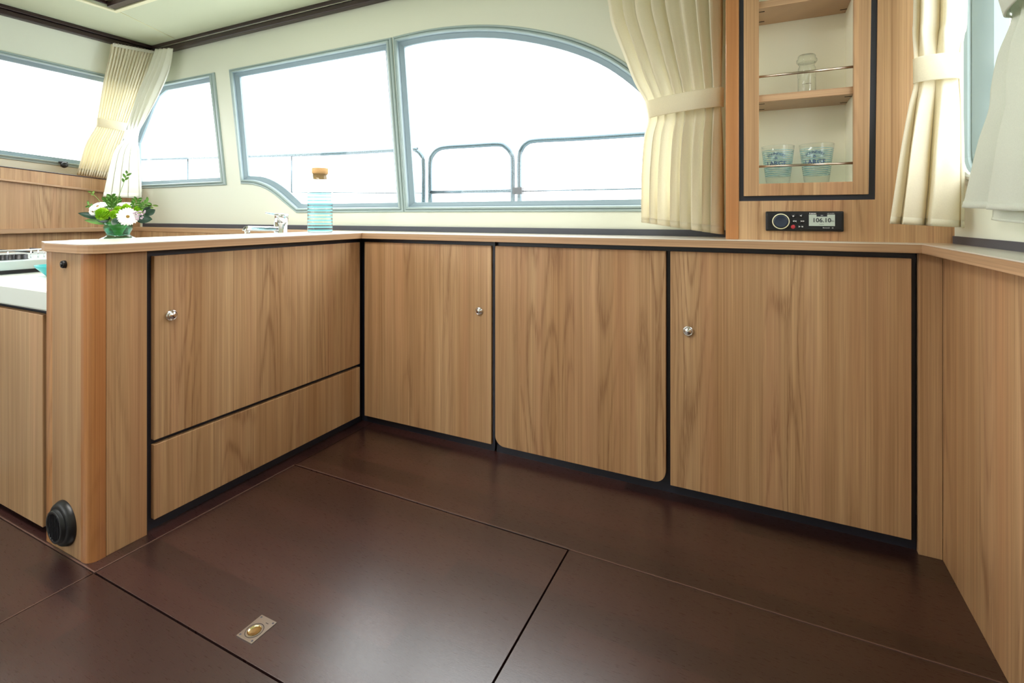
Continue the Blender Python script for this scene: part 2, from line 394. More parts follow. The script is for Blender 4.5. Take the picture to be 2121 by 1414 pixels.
arc_g = spline([(-1.654, 1.875), (-1.58, 1.880), (-1.46, 1.879), (-1.345, 1.871), (-1.215, 1.856), (-1.07, 1.828), (-.915, 1.784), (-.76, 1.726), (-.62, 1.655), (-.515, 1.578), (-.42, 1.485), (-.345, 1.38), (-.305, 1.28)], 3)
W3o = arc_o+[(-.21, 1.014), (-1.646, 1.016)]
W3g = arc_g+[(-.275, 1.066), (-1.585, 1.066)]
W1o = [(-3.194, 1.934), (-3.074, 1.194), (-4.075, 1.192), (-4.1, 1.25), (-4.115, 1.55), (-3.93, 1.83), (-3.87, 1.905), (-3.78, 1.934)]
W1g = [(-3.251, 1.879), (-3.142, 1.245), (-4.04, 1.245), (-4.06, 1.29), (-4.06, 1.53), (-3.875, 1.79), (-3.825, 1.845), (-3.735, 1.878)]
WY, WT = 2.10, .022
hole = lambda L, Lg: [(a+(c-a)*.35, b+(d-b)*.35) for (a, b), (c, d) in zip(L, Lg)]
wall_out = [(-4.62, -.05), (.62, -.05), (.62, 2.25), (-4.62, 2.25)]
deep = lambda L: [(a*1.0101, 1+(b-1)*1.0101) for a, b in L]     # the glass sits 21 mm behind the wall face
W1g, W2g, W3g = deep(W1g), deep(W2g), deep(W3g)
struct(holed(wall_out, [hole(W1o, W1g), hole(W2o, W2g), hole(W3o, W3g)], lambda a, b, d: Vector((a, WY+d, b)), WT).build('wall_back', 'cream'))
def window(num, o_, g_, fn, wt, frame='frame', reveal='reveal'):
    lerp = lambda t: [(a+(c-a)*t, b+(d-b)*t) for (a, b), (c, d) in zip(o_, g_)]
    prof = [(0, .001), (0, -.006), (.06, -.010), (.20, -.010), (.24, -.005), (.30, -.013), (.42, -.015), (.50, -.010), (.52, -.003)]
    prof2 = [(.52, -.003), (.56, .004), (.56, wt*.25), (.62, wt*.25), (1.0, wt*.98), (1.0, wt*1.6)]
    mb = MB(); rs = [[fn(a, b, d) for a, b in lerp(t)] for t, d in prof]
    mb.loft(rs, True, False, False)
    w_ = struct(mb.build('window_%d' % num, frame))
    mb = MB(); rs = [[fn(a, b, d) for a, b in lerp(t)] for t, d in prof2]; mb.loft(rs, True, False, False); mb.build('reveal', reveal, w_)
    mb = MB(); L = lerp(.96); mb.prism([fn(a, b, wt*1.0) for a, b in L], fn(0, 0, .004)-fn(0, 0, 0)); mb.build('pane', 'pane', w_)
    return w_
fnB = lambda a, b, d: Vector((a, WY+d, b))
window(1, W1o, W1g, fnB, WT); window(2, W2o, W2g, fnB, WT); window(3, W3o, W3g, fnB, WT)

# front bulkhead (raked) with the windscreen
def fnF(y, z, d): return Vector((front_x(z)-d, y, z))
tl, tr, br, bl = [onF(*p) for p in [(0, 120), (226, 170.5), (165, 331.5), (0, 309.5)]]
otl, otr, obr, obl = [onF(*p) for p in [(0, 104.6), (226, 156.5), (165, 349), (0, 328)]]
def ext(p, q, y): t = (y-q.y)/(p.y-q.y) if abs(p.y-q.y) > 1e-6 else 0; return (y, q.z+(p.z-q.z)*t)
WSg = [ext(tl, tr, 2.03), ext(bl, br, 1.98), ext(bl, br, .35), ext(tl, tr, .35)]
WSo = [ext(otl, otr, 2.085), ext(obl, obr, 2.045), ext(obl, obr, .28), ext(otl, otr, .28)]
lo = 1.16
struct(holed([(2.10, lo), (2.10, 2.25), (-1.9, 2.25), (-1.9, lo)], [hole(WSo, WSg), [(.05, 1.33), (.05, 1.90), (-1.6, 1.90), (-1.6, 1.33)]], fnF, .03).build('wall_left', 'cream'))
window(4, WSo, WSg, fnF, .03)
# panelled lower part of the front bulkhead
wl = struct(BX('wall_front_lower', (-4.62, -1.9, -.05), (-4.06, 2.10, 1.14), 'pale', bevel=0)); wl.name = 'wall_left_lower'
zt = lambda y: 1.286-(y-1.345)*.0807; zb = lambda y: 1.205-(y-1.345)*.0972
MB().hexa([(-4.16, 0, .88), (-4.05, 0, .88), (-4.05, 2.10, .88), (-4.16, 2.10, .88), (-4.16, 0, zb(0)+.01), (-4.05, 0, zb(0)+.01), (-4.05, 2.10, zb(2.1)+.01), (-4.16, 2.10, zb(2.1)+.01)]).build('upper_panel', 'pale', wl)
def slope_board(name, x0, x1, z0, z1, m):
    MB().hexa([(x0, 0, z0(0)), (x1, 0, z0(0)), (x1, 2.10, z0(2.1)), (x0, 2.10, z0(2.1)), (x0, 0, z1(0)), (x1, 0, z1(0)), (x1, 2.10, z1(2.1)), (x0, 2.10, z1(2.1))]).build(name, m, wl, .002)
slope_board('top_board', -4.12, -4.03, lambda y: zb(y)+.012, zt, 'wood3')
slope_board('moulding', -4.12, -4.02, zb, lambda y: zb(y)+.013, 'edge')
slope_board('edge_band', -4.12, -4.026, zt, lambda y: zt(y)+.006, 'rail')
slope_board('dash_shelf', -4.50, -4.12, lambda y: zt(y)-.02, zt, 'wood3')
slope_board('dash_lip', -4.345, -4.315, lambda y: zt(y)-.01, lambda y: 1.338-(y-1.345)*.055, 'wood2')
BX('lower_panel', (-4.08, 0, .70), (-4.045, 2.10, .889), 'wood1', wl)
BX('ledge', (-4.10, 0, .889), (-4.0, 2.10, .917), 'edge', wl, .003)

# right (aft) bulkhead with round-cornered window
def fnR(y, z, d): return Vector((right_x(y)+d, y, z))
def rrect(y0, y1, z0, z1, r, n=6):
    out = []
    for cy_, cz, a0 in ((y1-r, z0+r, -PI/2), (y1-r, z1-r, 0), (y0+r, z1-r, PI/2), (y0+r, z0+r, PI)):
        for k in range(n+1): a = a0+PI/2*k/n; out.append((cy_+r*math.cos(a), cz+r*math.sin(a)))
    return out
WRo = rrect(.75, 1.862, 1.078, 1.98, .085); WRg = rrect(.83, 1.792, 1.14, 1.92, .05)
hr = [(a+(c-a)*.35, b+(d-b)*.35) for (a, b), (c, d) in zip(WRo, WRg)]
struct(holed([(2.12, -.05), (2.12, 2.25), (-1.9, 2.25), (-1.9, -.05)], [hr], fnR, .06).build('wall_right', 'cream'))
window(5, WRo, WRg, fnR, .05, 'wframe', 'frame')
# near (port) side behind the photographer, with its own windows
fnN = lambda a, b, d: Vector((a, -1.85-d, b))
N1 = [(-3.9, 1.02), (-2.1, 1.02), (-2.1, 1.92), (-3.9, 1.92)]; N2 = [(-1.95, 1.02), (-.85, 1.02), (-.85, 1.92), (-1.95, 1.92)]
shr = lambda L, k: [(a+(k if i in (0, 3) else -k), b+(k if i < 2 else -k)) for i, (a, b) in enumerate(L)]
struct(holed([(-4.62, -.05), (.80, -.05), (.80, 2.25), (-4.62, 2.25)], [shr(N1, .02)], fnN, .05).build('wall_front', 'cream'))
window(6, N1, shr(N1, .06), fnN, .05)

# ceiling with sunroof opening
CZ = 2.19
SK = [(-3.345, 1.60), (-3.345, .55), (-2.30, .55), (-2.30, 1.60)]
ce = struct(holed([(-4.5, -1.9), (.80, -1.9), (.80, 2.13), (-4.5, 2.13)], [SK], lambda a, b, d: Vector((a, b, CZ+d)), .05).build('ceiling', 'ceil'))
MB().tube([(-3.345, 1.61, CZ-.001), (-3.53, 2.04, CZ-.001)], .0022, 6).build('seam_bead', 'bead', ce)
def skf(nm, a, b, m, z0=CZ-.008, z1=CZ+.0): BX(nm, (a[0], a[1], z0), (b[0], b[1], z1), m, ce, .002)
skf('border', (-3.375, .53), (-3.345, 1.625), 'bead'); skf('border', (-3.345, 1.60), (-2.28, 1.625), 'bead'); skf('border', (-2.30, .53), (-2.27, 1.625), 'bead')
BX('sky_blocker', (-3.4, .5, CZ+.051), (-2.25, 1.65, CZ+.07), 'ceil', ce)  # unseen cover added to block the sky above the blind
bl_ = thing('pleated_roof_blind', (-2.82, 1.07, CZ), 'cream pleated blind with dark brown rails closing the ceiling hatch', 'blind')
BX('rail', (-3.33, 1.555, CZ-.004), (-2.31, 1.592, CZ+.022), 'rail', bl_); BX('rail', (-3.33, 1.42, CZ+.012), (-2.31, 1.435, CZ+.026), 'rail', bl_)
BX('rail', (-3.342, .58, CZ+.012), (-3.33, 1.592, CZ+.03), 'rail', bl_)
mb = MB(); rs = []
for i in range(61):
    y = .56+i*(1.55-.56)/60; rs.append([Vector((-3.335, y, CZ+.03+(.012 if i % 2 else 0))), Vector((-2.305, y, CZ+.03+(.012 if i % 2 else 0)))])
mb.loft(rs, False, False, False); mb.build('pleated_cloth', 'curtain', bl_, solid=.001)

# curtain rails and dark trims
t = struct(BX('trim_1', (-3.86, 2.055, 2.168), (.5, 2.10, 2.19), 'rail', bevel=.002))
BX('lower_rail', (-3.86, 2.062, 2.132), (.5, 2.10, 2.163), 'rail', t, .005)
BX('light_line', (-3.86, 2.059, 2.163), (.5, 2.10, 2.168), 'steel', t, 0)
x1 = front_x(2.16)
t = struct(BX('trim_2', (x1-.04, -1.8, 2.168), (x1+.028, 2.055, 2.19), 'rail', bevel=.002))
BX('lower_rail', (x1-.04, -1.8, 2.135), (x1+.02, 2.06, 2.165), 'rail', t, .004)
struct(BX('trim_3', (-3.995, 2.086, .917), (-.102, 2.0995, .942), 'trim', bevel=.001))
struct(MB().hexa([(right_x(1.89)-.006, 1.89, .917), (right_x(1.89), 1.89, .917), (right_x(-1.8), -1.8, .917), (right_x(-1.8)-.006, -1.8, .917)]+[(right_x(1.89)-.006, 1.89, .939), (right_x(1.89), 1.89, .939), (right_x(-1.8), -1.8, .939), (right_x(-1.8)-.006, -1.8, .939)]).build('trim_4', 'trim'))

# ================================================================ OUTSIDE
dk = struct(BX('side_deck', (-7.5, 2.17, .70), (1.5, 3.05, .76), 'deck')); dk.name = 'side_deck'
def px(u, v): return onY(u, v, 2.9)
def railing(name, label, main, base=True, extra=[], r=.0135):
    p0 = px(*main[0]); o = thing(name, (p0.x, 2.9, .76), label, 'railing', None)
    pts = [Vector(p) for p in spline([tuple(px(*p)) for p in main], 5)]
    MB().tube(pts, r, 12).build('tube', 'steelb', o)
    for n_, pp, rr in extra: MB().tube(pp, rr, 8).build(n_, 'steelb', o)
    return o
def down(u, v=420, z=.76): p = px(u, v); return Vector((p.x, 2.9, z))
a = px(604, 321)
far_left = Vector((-6.5, 2.9, 1.585))
e = [('post', [px(604, 322), down(604)], .006), ('post', [px(389, 328), down(389)], .006),
     ('wire', [Vector((-6.5, 2.9, 1.19)), px(604, 398), px(877, 400)], .0035)]
o = thing('side_deck_railing', (-4, 2.9, .76), 'long steel deck railing outside the two left windows, curving down at its right end', 'railing')
pts = [far_left]+[Vector(p) for p in spline([tuple(px(*p)) for p in [(287, 330), (515, 323.5), (700, 317.5), (848, 309.5), (862, 312), (872, 321), (877, 338), (877, 420)]], 5)]+[down(877)]
MB().tube(pts, .0150, 12).build('tube', 'steelb', o)
for n_, pp, rr in e: MB().tube(pp, rr*1.1, 8).build(n_, 'steelb', o)
o = thing('railing_gate', (px(975, 0).x, 2.9, .76), 'round-cornered tubular steel gate between the two deck railings', 'gate')
pts = [down(891)]+[Vector(p) for p in spline([tuple(px(*p)) for p in [(891, 400), (891, 338), (896, 321), (907, 310), (925, 305), (975, 302), (1032, 299), (1048, 305), (1058, 317), (1062, 334), (1062, 400)]], 5)]+[down(1062)]
MB().tube(pts, .0155, 12).build('tube', 'steelb', o)
MB().tube([px(891, 398), px(1062, 395)], .012, 10).build('crossbar', 'steelb', o)
o = thing('side_deck_railing', (px(1200, 0).x, 2.9, .76), 'steel deck railing outside the arched window, right of the gate', 'railing')
pts = [down(1076)]+[Vector(p) for p in spline([tuple(px(*p)) for p in [(1076, 400), (1076, 330), (1080, 310), (1091, 297), (1112, 291), (1200, 286.5), (1335, 278)]], 5)]+[px(1500, 267.5)]
MB().tube(pts, .0155, 12).build('tube', 'steelb', o)
MB().tube([px(1076, 396), px(1500, 387)], .0045, 8).build('wire', 'steelb', o)
c0 = px(1074, 395); BX('clamp', (c0.x-.03, 2.88, c0.z-.022), (c0.x+.03, 2.92, c0.z+.022), 'plastic', o, .004)
MB().tube([px(1500, 267.5), down(1500)], .012, 8).build('post', 'steelb', o)

# ================================================================ CABINETS
BYF, PX = 1.857, -1.717                      # door fronts: back run (y) and peninsula (x)
def knob(c, n, parent, r=.0185, face='chrome'):
    c = Vector(c); n = Vector(n)
    MB().lathe([(0, .0), (r, 0), (r, .003), (r*.86, .0075), (r*.74, .0085), (r*.72, .006), (r*.66, .006), (r*.66, .010), (r*.5, .0125), (0, .0135)], c, n, 36).build('push_knob', face, parent)
def rounded_door(x0, x1, z0, z1, r):
    L = []
    for cx, cz, a0 in ((x0+r, z0+r, PI), (x1-r, z0+r, 1.5*PI)):
        for k in range(9): a = a0+PI/2*k/8; L.append((cx+r*math.cos(a), cz+r*math.sin(a)))
    return L+[(x1, z1), (x0, z1)]
def back_unit(x0, x1, label, door, kn=None, wd='wood', rnd=0, bx1=None):
    t = thing('base_cabinet', ((x0+x1)/2, BYF+.1, 0), label, 'cabinet', 'base cabinets under the back worktop')
    BX('carcass', (x0, BYF+.024, 0), (x1, 2.09, .889), 'black', t, 0)
    d0, d1 = door
    if rnd: dd = MB().prism([(x, BYF, z) for x, z in rounded_door(d0, d1, .0375, .8715, rnd)], (0, .019, 0)).build('door', wd, t, .0012)
    else: dd = BX('door', (d0, BYF, .0375), (d1, BYF+.019, .8715), wd, t, .0012)
    if kn: knob((kn[0], BYF, kn[1]), (0, -1, 0), dd, kn[2])
    return t
u1 = back_unit(-1.737, -1.003, 'narrow wooden base cabinet in the inner corner, knob near its right edge', (-1.699, -1.007), (-1.0637, .5937, .0175), 'wood')
BX('divider', (-1.003, BYF+.008, .02), (-.993, BYF+.03, .8885), 'black', u1, 0)
u2 = back_unit(-.993, -.288, 'middle wooden base cabinet with rounded lower door corners and no knob', (-.988, -.297), None, 'wood1', .042)
u3 = back_unit(-.288, .425, 'widest wooden base cabinet with dark centred knob, beside the right stile', (-.2808, .4085), (-.22, .5939, .0187), 'wood2')
BX('stile', (.425, BYF, 0), (.481, BYF+.02, .8885), 'wood3', u3, .0012)
# side panel under the right leg of the worktop
t = thing('side_cabinet', (.6, 0, 0), 'tall plain wooden side panel running toward the viewer at the right', 'cabinet')
BX('panel', (.481, -1.5, 0), (.50, 1.857, .8885), 'wood4', t, .001)
# peninsula
pn = thing('peninsula_cabinet', (-1.84, 1.3, 0), 'wooden peninsula cabinet with flap door over a drawer and cherry corner post', 'cabinet')
BX('carcass', (-1.95, .776, 0), (-1.737, 2.05, .889), 'black', pn, 0)
BX('stile', (-1.737, .800, 0), (PX, .9097, .8885), 'wood5', pn, .001)
pd = BX('door', (-1.736, .9305, .287), (PX, 1.8455, .8705), 'wood1', pn, .0012); knob((PX, .9816, .6744), (1, 0, 0), pd, .0185)
BX('drawer', (-1.736, .9305, .0355), (PX, 1.8455, .272), 'wood2', pn, .0012)
BX('end_panel', (-1.926, .756, 0), (-1.7575, .776, .8885), 'wood3', pn, .001)
BX('edge_strip', (-1.962, .7565, 0), (-1.9275, .776, .8885), 'cherry', pn, .001)
BX('side_skin', (-1.962, .776, 0), (-1.95, 2.05, .8885), 'wood', pn, 0)
r = .028; L = [(-1.7565, .776), (-1.7565, .7555)]
for k in range(11): a = -PI/2+PI/2*k/10; L.append((-1.7165-r+r*math.cos(a)+.0005, .7555+r+r*math.sin(a)))
L += [(-1.7160, .7985), (-1.737, .7985)]
MB().prism([(x, y, 0) for x, y in L], (0, 0, .8885)).build('corner_post', 'cherry', pn)
# ventilation grille low on the peninsula end
vg = thing('round_vent_grille', (-1.845, .756, .09), 'round black slatted vent low on the peninsula end panel', 'vent')
cv = (-1.847, .756, .088)
MB().lathe([(.066, 0), (.066, .004), (.060, .015), (.050, .019), (.047, .019), (.047, .027), (.041, .029), (.038, .027), (.038, .018)], cv, (0, -1, 0), 48).build('ring', 'plastic', vg)
MB().lathe([(.0, .019), (.038, .019)], cv, (0, -1, 0), 32).build('backing', 'blackm', vg)
for i in range(8):
    dx = -.0315+i*.009; hz = math.sqrt(max(.039**2-dx*dx, 0))
    MB().hexa([(cv[0]+dx-.001, .738, cv[2]-hz), (cv[0]+dx+.001, .738, cv[2]-hz), (cv[0]+dx+.005, .727, cv[2]-hz), (cv[0]+dx+.003, .727, cv[2]-hz), (cv[0]+dx-.001, .738, cv[2]+hz), (cv[0]+dx+.001, .738, cv[2]+hz), (cv[0]+dx+.005, .727, cv[2]+hz), (cv[0]+dx+.003, .727, cv[2]+hz)]).build('slat', 'slat', vg)
for s_ in (-1, 1):
    MB().lathe([(0, .0165), (.003, .016), (.0035, .0135)], (cv[0]+s_*.030, .756, cv[2]+s_*.045), (0, -1, 0), 12).build('screw', 'blackm', vg)
sk = thing('wall_socket', (-1.847, .756, .863), 'small round black socket near the top of the peninsula end panel', 'socket')
MB().lathe([(.0115, 0), (.0115, .006), (.010, .009), (.0085, .009), (.0085, .006), (.006, .006), (.006, .010), (0, .0105)], (-1.847, .756, .8545), (0, -1, 0), 28).build('ring', 'plastic', sk)

# worktop: one continuous slab (peninsula, back run, right leg)
ZT, ZB_ = .917, .889
r = .055; L = [(-1.745-.0, .745)]
out = [(-2.05, 2.085), (-2.05, .778), (-1.955, .749), (-1.755, .745)]
for k in range(1, 9): a = -PI/2+PI/2*k/8; out.append((-1.752+.062*math.cos(a), .807+.062*math.sin(a)))
out += [(-1.69, 1.83), (.427, 1.83), (.427, -1.5), (.60, -1.5), (.525, 1.85), (.517, 1.886), (.517, 2.085)]
wt = thing('worktop', (-.6, 1.9, ZB_), 'wood laminate worktop running over peninsula, back cabinets and right side', 'worktop')
MB().prism([(x, y, ZT-.003) for x, y in out], (0, 0, .003)).build('surface', mat('worktop_laminate', sr(228, 222, 210), .3, spec=1.0, coat=.5), wt, .0008)
MB().prism([(x, y, ZB_+.0002) for x, y in out], (0, 0, ZT-.0032-ZB_)).build('edge_band', 'edge', wt, .0008)

# ================================================================ GALLEY beyond the peninsula
BX('side_ledge_board', (-4.0, 1.985, .60), (-2.05, 2.0, .889), 'wood1', wl).name = 'back_panel'
sl = BX('side_ledge', (-4.0, 1.98, .889), (-2.052, 2.09, .917), 'edge', wl, .002)
gd = thing('sink_counter', (-2.3, 1.55, 0), 'grey sink counter beside the peninsula, below the vase and tap', 'counter')
BX('carcass', (-2.6, 1.10, 0), (-2.055, 1.975, .855), 'pale', gd, 0)
BX('counter_slab', (-2.62, 1.08, .855), (-2.053, 1.978, .895), 'white', gd, .003)
gc = thing('galley_cabinet', (-2.3, .9, 0), 'low wooden galley cabinet with plain door, left of the peninsula', 'cabinet')
BX('carcass', (-2.655, .792, .0), (-1.965, 1.06, .700), 'black', gc, 0)
BX('door', (-2.64, .768, .02), (-2.016, .788, .6862), 'wood4', gc, .0015)
gw = thing('galley_counter', (-2.3, .9, .7), 'thick white galley countertop left of the peninsula', 'countertop')
BX('slab', (-2.655, .764, .7005), (-1.966, 1.078, .766), 'white', gw, .006)
st = thing('stove', (-2.95, 1.1, .0), 'white stove with black control knobs at far left', 'stove')
BX('body', (-3.30, .2, 0), (-2.665, 1.975, .8175), 'enamel', st, .003)
BX('base_strip', (-2.668, .2, .768), (-2.6585, 1.07, .782), 'blackm', st, 0)
for i, (u_, w_) in enumerate([(-20, .02), (6, .02), (21, .02), (40, .026)]):
    p = onX(u_, 530, -2.76)
    MB().lathe([(0, .022), (w_*.9, .021), (w_, .018), (w_, .002), (w_*1.1, 0), (0, 0)], (p.x, p.y, .8175), (0, 0, 1), 24).build('knob', 'plastic', st)
for zz in (.852,):
    MB().tube([(-2.80, .3, zz), (-2.80, 1.6, zz)], .003, 8).build('fiddle_rail', 'chrome', st)
for u_ in (-30, 16, 64, 79, 92):
    p = onX(u_, 530, -2.80); MB().tube([(-2.80, p.y, .8175), (-2.80, p.y, .852)], .0028, 6).build('rail_post', 'chrome', st)
for k in range(5):
    yy = .95+k*.12; MB().tube([(-3.25, yy, .835), (-2.9, yy, .835)], .0035, 6).build('pan_support', 'blackm', st)
for yy in (.93, 1.45):
    MB().tube([(-3.1, yy, .8345), (-3.1, yy+.45, .8345)], .0035, 6).build('pan_support', 'blackm', st)
p = at(112, 0, 1.93); bw = thing('bowl', (p.x, p.y, .766), 'teal bowl on the white galley countertop, partly behind the peninsula', 'bowl')
MB().lathe([(0, .0), (.022, .0), (.026, .006), (.052, .034), (.058, .044), (.055, .044), (.048, .034), (.02, .009), (0, .008)], (p.x, p.y, .7662), (0, 0, 1), 40).build('shell', 'teal', bw)

# tap
fx, fy = -2.085, 1.70
fc = thing('mixer_tap', (fx, fy, .895), 'chrome mixer tap with a single lever behind the peninsula worktop', 'tap')
MB().lathe([(.036, 0), (.036, .006), (.0295, .010), (.0295, .072), (.0, .073)], (fx, fy, .895), (0, 0, 1), 40).build('body', 'chrome', fc)
MB().lathe([(0, .0735), (.0305, .0735), (.0305, .108), (.027, .113), (0, .114)], (fx, fy, .895), (0.12, -.05, 1), 40).build('head', 'chrome', fc)
MB().hexa([(fx-.006, fy-.02, .996), (fx+.006, fy-.02, .996), (fx+.004, fy-.085, 1.008), (fx-.004, fy-.085, 1.008), (fx-.006, fy-.02, 1.006), (fx+.006, fy-.02, 1.006), (fx+.004, fy-.085, 1.014), (fx-.004, fy-.085, 1.014)]).build('lever', 'chrome', fc, .002)
MB().hexa([(fx-.016, fy-.02, .922), (fx+.016, fy-.02, .922), (fx+.014, fy-.20, .930), (fx-.014, fy-.20, .930), (fx-.016, fy-.02, .946), (fx+.016, fy-.02, .946), (fx+.012, fy-.185, .951), (fx-.012, fy-.185, .951)]).build('spout', 'chrome', fc, .006, seg=4)
MB().lathe([(0, 0), (.011, 0), (.012, .003), (.012, .016), (0, .016)], (fx, fy-.178, .916), (0, 0, 1), 20).build('aerator', 'steel', fc)

# ================================================================ DISPLAY CABINET
CY = 1.895
dc = thing('display_cabinet', (.2, CY, .917), 'tall wall cabinet with open glass shelves, black inset frame and cherry post', 'cabinet')
X0, X1, Z0, ZTP = -.059, .518, .917, 2.19
# carcass around niche
BX('post', (-.101, CY-.002, Z0), (-.0595, 2.085, ZTP), 'cherry', dc, .002)
nich = [(-.059, 1.0475), (.327, 1.0475), (.339, 2.12), (-.059, 2.12)]
def fnC(a, b, d): return Vector((a, CY+d, b))
MB().box((0, 0, 0), (0, 0, 0))
holed([(-.059, Z0), (X1, Z0), (X1, ZTP), (-.059, ZTP)], [[(-.0585, 1.048), (.3265, 1.0485), (.338, 2.12), (-.0585, 2.12)]], fnC, .018).build('face_panel', 'wood5', dc, 0)
BX('side_panel', (X1-.016, CY+.018, Z0), (X1, 2.085, ZTP), 'wood', dc, 0)
# black inset frame (recess)
holed([(-.0583, 1.0485), (.3262, 1.049), (.3375, 2.12), (-.0583, 2.12)], [[(-.030, 1.08), (.295, 1.08), (.30, 2.09), (-.030, 2.09)]], lambda a, b, d: Vector((a, CY+.006+d, b)), .02).build('inset_frame', 'black', dc, 0)
# door frame boards
ox0, ox1, oz0, oz1 = .003, .269, 1.106, 2.07
def fb(name, poly): MB().prism([(a, CY-.004, b) for a, b in poly], (0, .018, 0)).build(name, 'wood3', dc, .001)
fb('door_stile', [(-.044, 1.065), (ox0, 1.065), (ox0, 2.105), (-.044, 2.105)])
fb('door_stile', [(ox1, 1.065), (.309, 1.065), (.321, 2.105), (ox1+.003, 2.105)])
fb('door_rail', [(ox0, 1.065), (ox1, 1.065), (ox1, oz0), (ox0, oz0)]); fb('door_rail', [(ox0, oz1), (ox1+.002, oz1), (ox1+.002, 2.105), (ox0, 2.105)])
BX('back_liner', (-.035, 2.078, 1.09), (.31, 2.083, 2.09), 'liner', dc, 0)
BX('side_liner', (-.035, CY+.014, 1.09), (.0005, 2.078, 2.09), 'liner', dc, 0); BX('side_liner', (.2725, CY+.014, 1.09), (.305, 2.078, 2.09), 'liner', dc, 0)
BX('floor_liner', (.0005, CY+.014, 1.085), (.2725, 2.078, 1.1055), 'liner', dc, 0); BX('top_liner', (.0005, CY+.014, 2.071), (.2725, 2.078, 2.09), 'liner', dc, 0)
for zz in (1.384, 1.702):
    s_ = BX('shelf', (.0005, 1.905, zz), (.2725, 2.076, zz+.024), 'edge', dc, .001)
    for xx in (.0006, .252):
        for yy in (1.935, 2.035): BX('bracket_slot', (xx, yy, zz-.0012), (xx+.020, yy+.004, zz+.001), 'blackm', s_, 0)
for zz in (1.165, 1.4695): MB().tube([(-.001, CY+.008, zz), (.274, CY+.008, zz)], .0042, 12).build('retaining_rod', 'brass', dc)

def curved_text(name, s, size, m, parent, axis, R, z, ang0, arc=0, slope=0.0, bold=0.0):
    vs, fs = text_mesh(s, size, bold); mb = MB(); out = []
    for v in vs:
        x, y = v.x, v.y
        if arc:
            th = x/arc; rr = arc+y; x2 = math.sin(th)*rr; y2 = math.cos(th)*rr-arc
        else: x2, y2 = x, y
        rad = R+slope*(y2)+.0006; a = ang0+x2/R
        out.append(Vector((axis[0]+rad*math.cos(a), axis[1]+rad*math.sin(a), z+y2)))
    mb.add(out, fs); return mb.build(name, m, parent, weld=False)
def tumbler(u_, y, label):
    c = onY(u_, 378, y); z0 = 1.1056; H = .133
    t = thing('drinking_glass', (c.x, y, z0), label, 'glass', 'striped glasses on the bottom shelf')
    rb, rt = .036, .052
    gm = glass_mat('striped_glass', (.97, .99, .99), (z0+.030, z0+.118, .0066, (160, 204, 218), .34), gloss=.9, edge=.3)
    MB().lathe([(0, .0), (rb, 0), (rt, H), (rt-.0008, H+.001), (rt-.002, H), (rt-.002, H-.003)], (c.x, y, z0+.0003), (0, 0, 1), 48).build('tumbler', gm, t)
    a0 = math.atan2(-y, -c.x); rm = rb+(rt-rb)*.62
    sl = (rt-rb)/H
    curved_text('print', 'LARGE', .021, 'inkb', t, (c.x, y), rb+sl*.071, z0+.071, a0-.1, 0, sl, .0004)
    curved_text('print', '&', .015, 'inkb', t, (c.x, y), rb+sl*.090, z0+.090, a0-.1, 0, sl)
    curved_text('print', 'FOUNDERS', .0115, 'inkb', t, (c.x, y), rb+sl*.104, z0+.104, a0-.1, .042, sl, .0002)
tumbler(1611, 1.985, 'left of the two striped blue print glasses on the bottom shelf')
tumbler(1691, 1.985, 'right of the two striped blue print glasses on the bottom shelf')
c = onY(1671, 150, 1.985); z0 = 1.408
jr = thing('glass_jar', (c.x, 1.985, z0), 'small clear glass jar with stopper on the middle shelf', 'jar')
ribs = []
MB().lathe([(0, 0), (.0255, 0), (.027, .003), (.027, .058), (.0255, .062)], (c.x, 1.985, z0), (0, 0, 1), 32).build('body', 'clear', jr)
n = 56; rings = []
for zz in (.062, .078): rings.append([Vector((c.x+(.0265+.0009*(k % 2))*math.cos(2*PI*k/n), 1.985+(.0265+.0009*(k % 2))*math.sin(2*PI*k/n), z0+zz)) for k in range(n)])
MB().loft(rings, True, False, False).build('fluted_band', 'clear', jr)
MB().lathe([(.0265, .078), (.0265, .092), (.023, .100), (.023, .106), (.026, .108), (.026, .112), (.023, .112)], (c.x, 1.985, z0), (0, 0, 1), 32).build('neck', 'clear', jr)
MB().lathe([(0, .112), (.029, .112), (.031, .116), (.031, .122), (.027, .126), (.027, .134), (.024, .138), (0, .139)], (c.x, 1.985, z0), (0, 0, 1), 32).build('stopper', 'clear', jr)
a0 = math.atan2(-1.985, -c.x)
curved_text('print', 'WECK', .012, 'inkbr', jr, (c.x, 1.985), .027, z0+.034, a0, 0, 0) if False else None
curved_text('print', '~~~', .016, 'inkbr', jr, (c.x, 1.985), .0272, z0+.036, a0)
# radio
rx0, rx1, rz0, rz1 = .023, .2435, .9478, 1.0125
rd = thing('marine_radio', ((rx0+rx1)/2, CY, .98), 'black flush radio with round dial and grey display under the shelves', 'radio')
BX('housing', (rx0, CY-.010, rz0), (rx1, CY+.0, rz1), 'plastic', rd, .003)
BX('faceplate', (rx0+.004, CY-.015, rz0+.004), (rx1-.004, CY-.0095, rz1-.004), 'blackm', rd, .003)
def rp(pu, pv):                                   # pixel of the face -> x, z
    return onY(1570+pu/10.605, 420+pv/10.6, CY-.015)
k0 = rp(500, 405); dl = MB().lathe([(0, .0), (.0245, 0), (.0245, .006), (.0235, .009), (.0205, .009)], (k0.x, CY-.015, k0.z), (0, -1, 0), 48).build('dial', 'plastic', rd)
MB().lathe([(.0245, .0055), (.0255, .0075), (.0245, .0095), (.0225, .0095)], (k0.x, CY-.015, k0.z), (0, -1, 0), 48).build('dial_ring', 'bead', dl)
MB().lathe([(.0205, .009), (.018, .011), (.0165, .0105), (0, .0095)], (k0.x, CY-.015, k0.z), (0, -1, 0), 48).build('dial_face', 'knobface', dl)
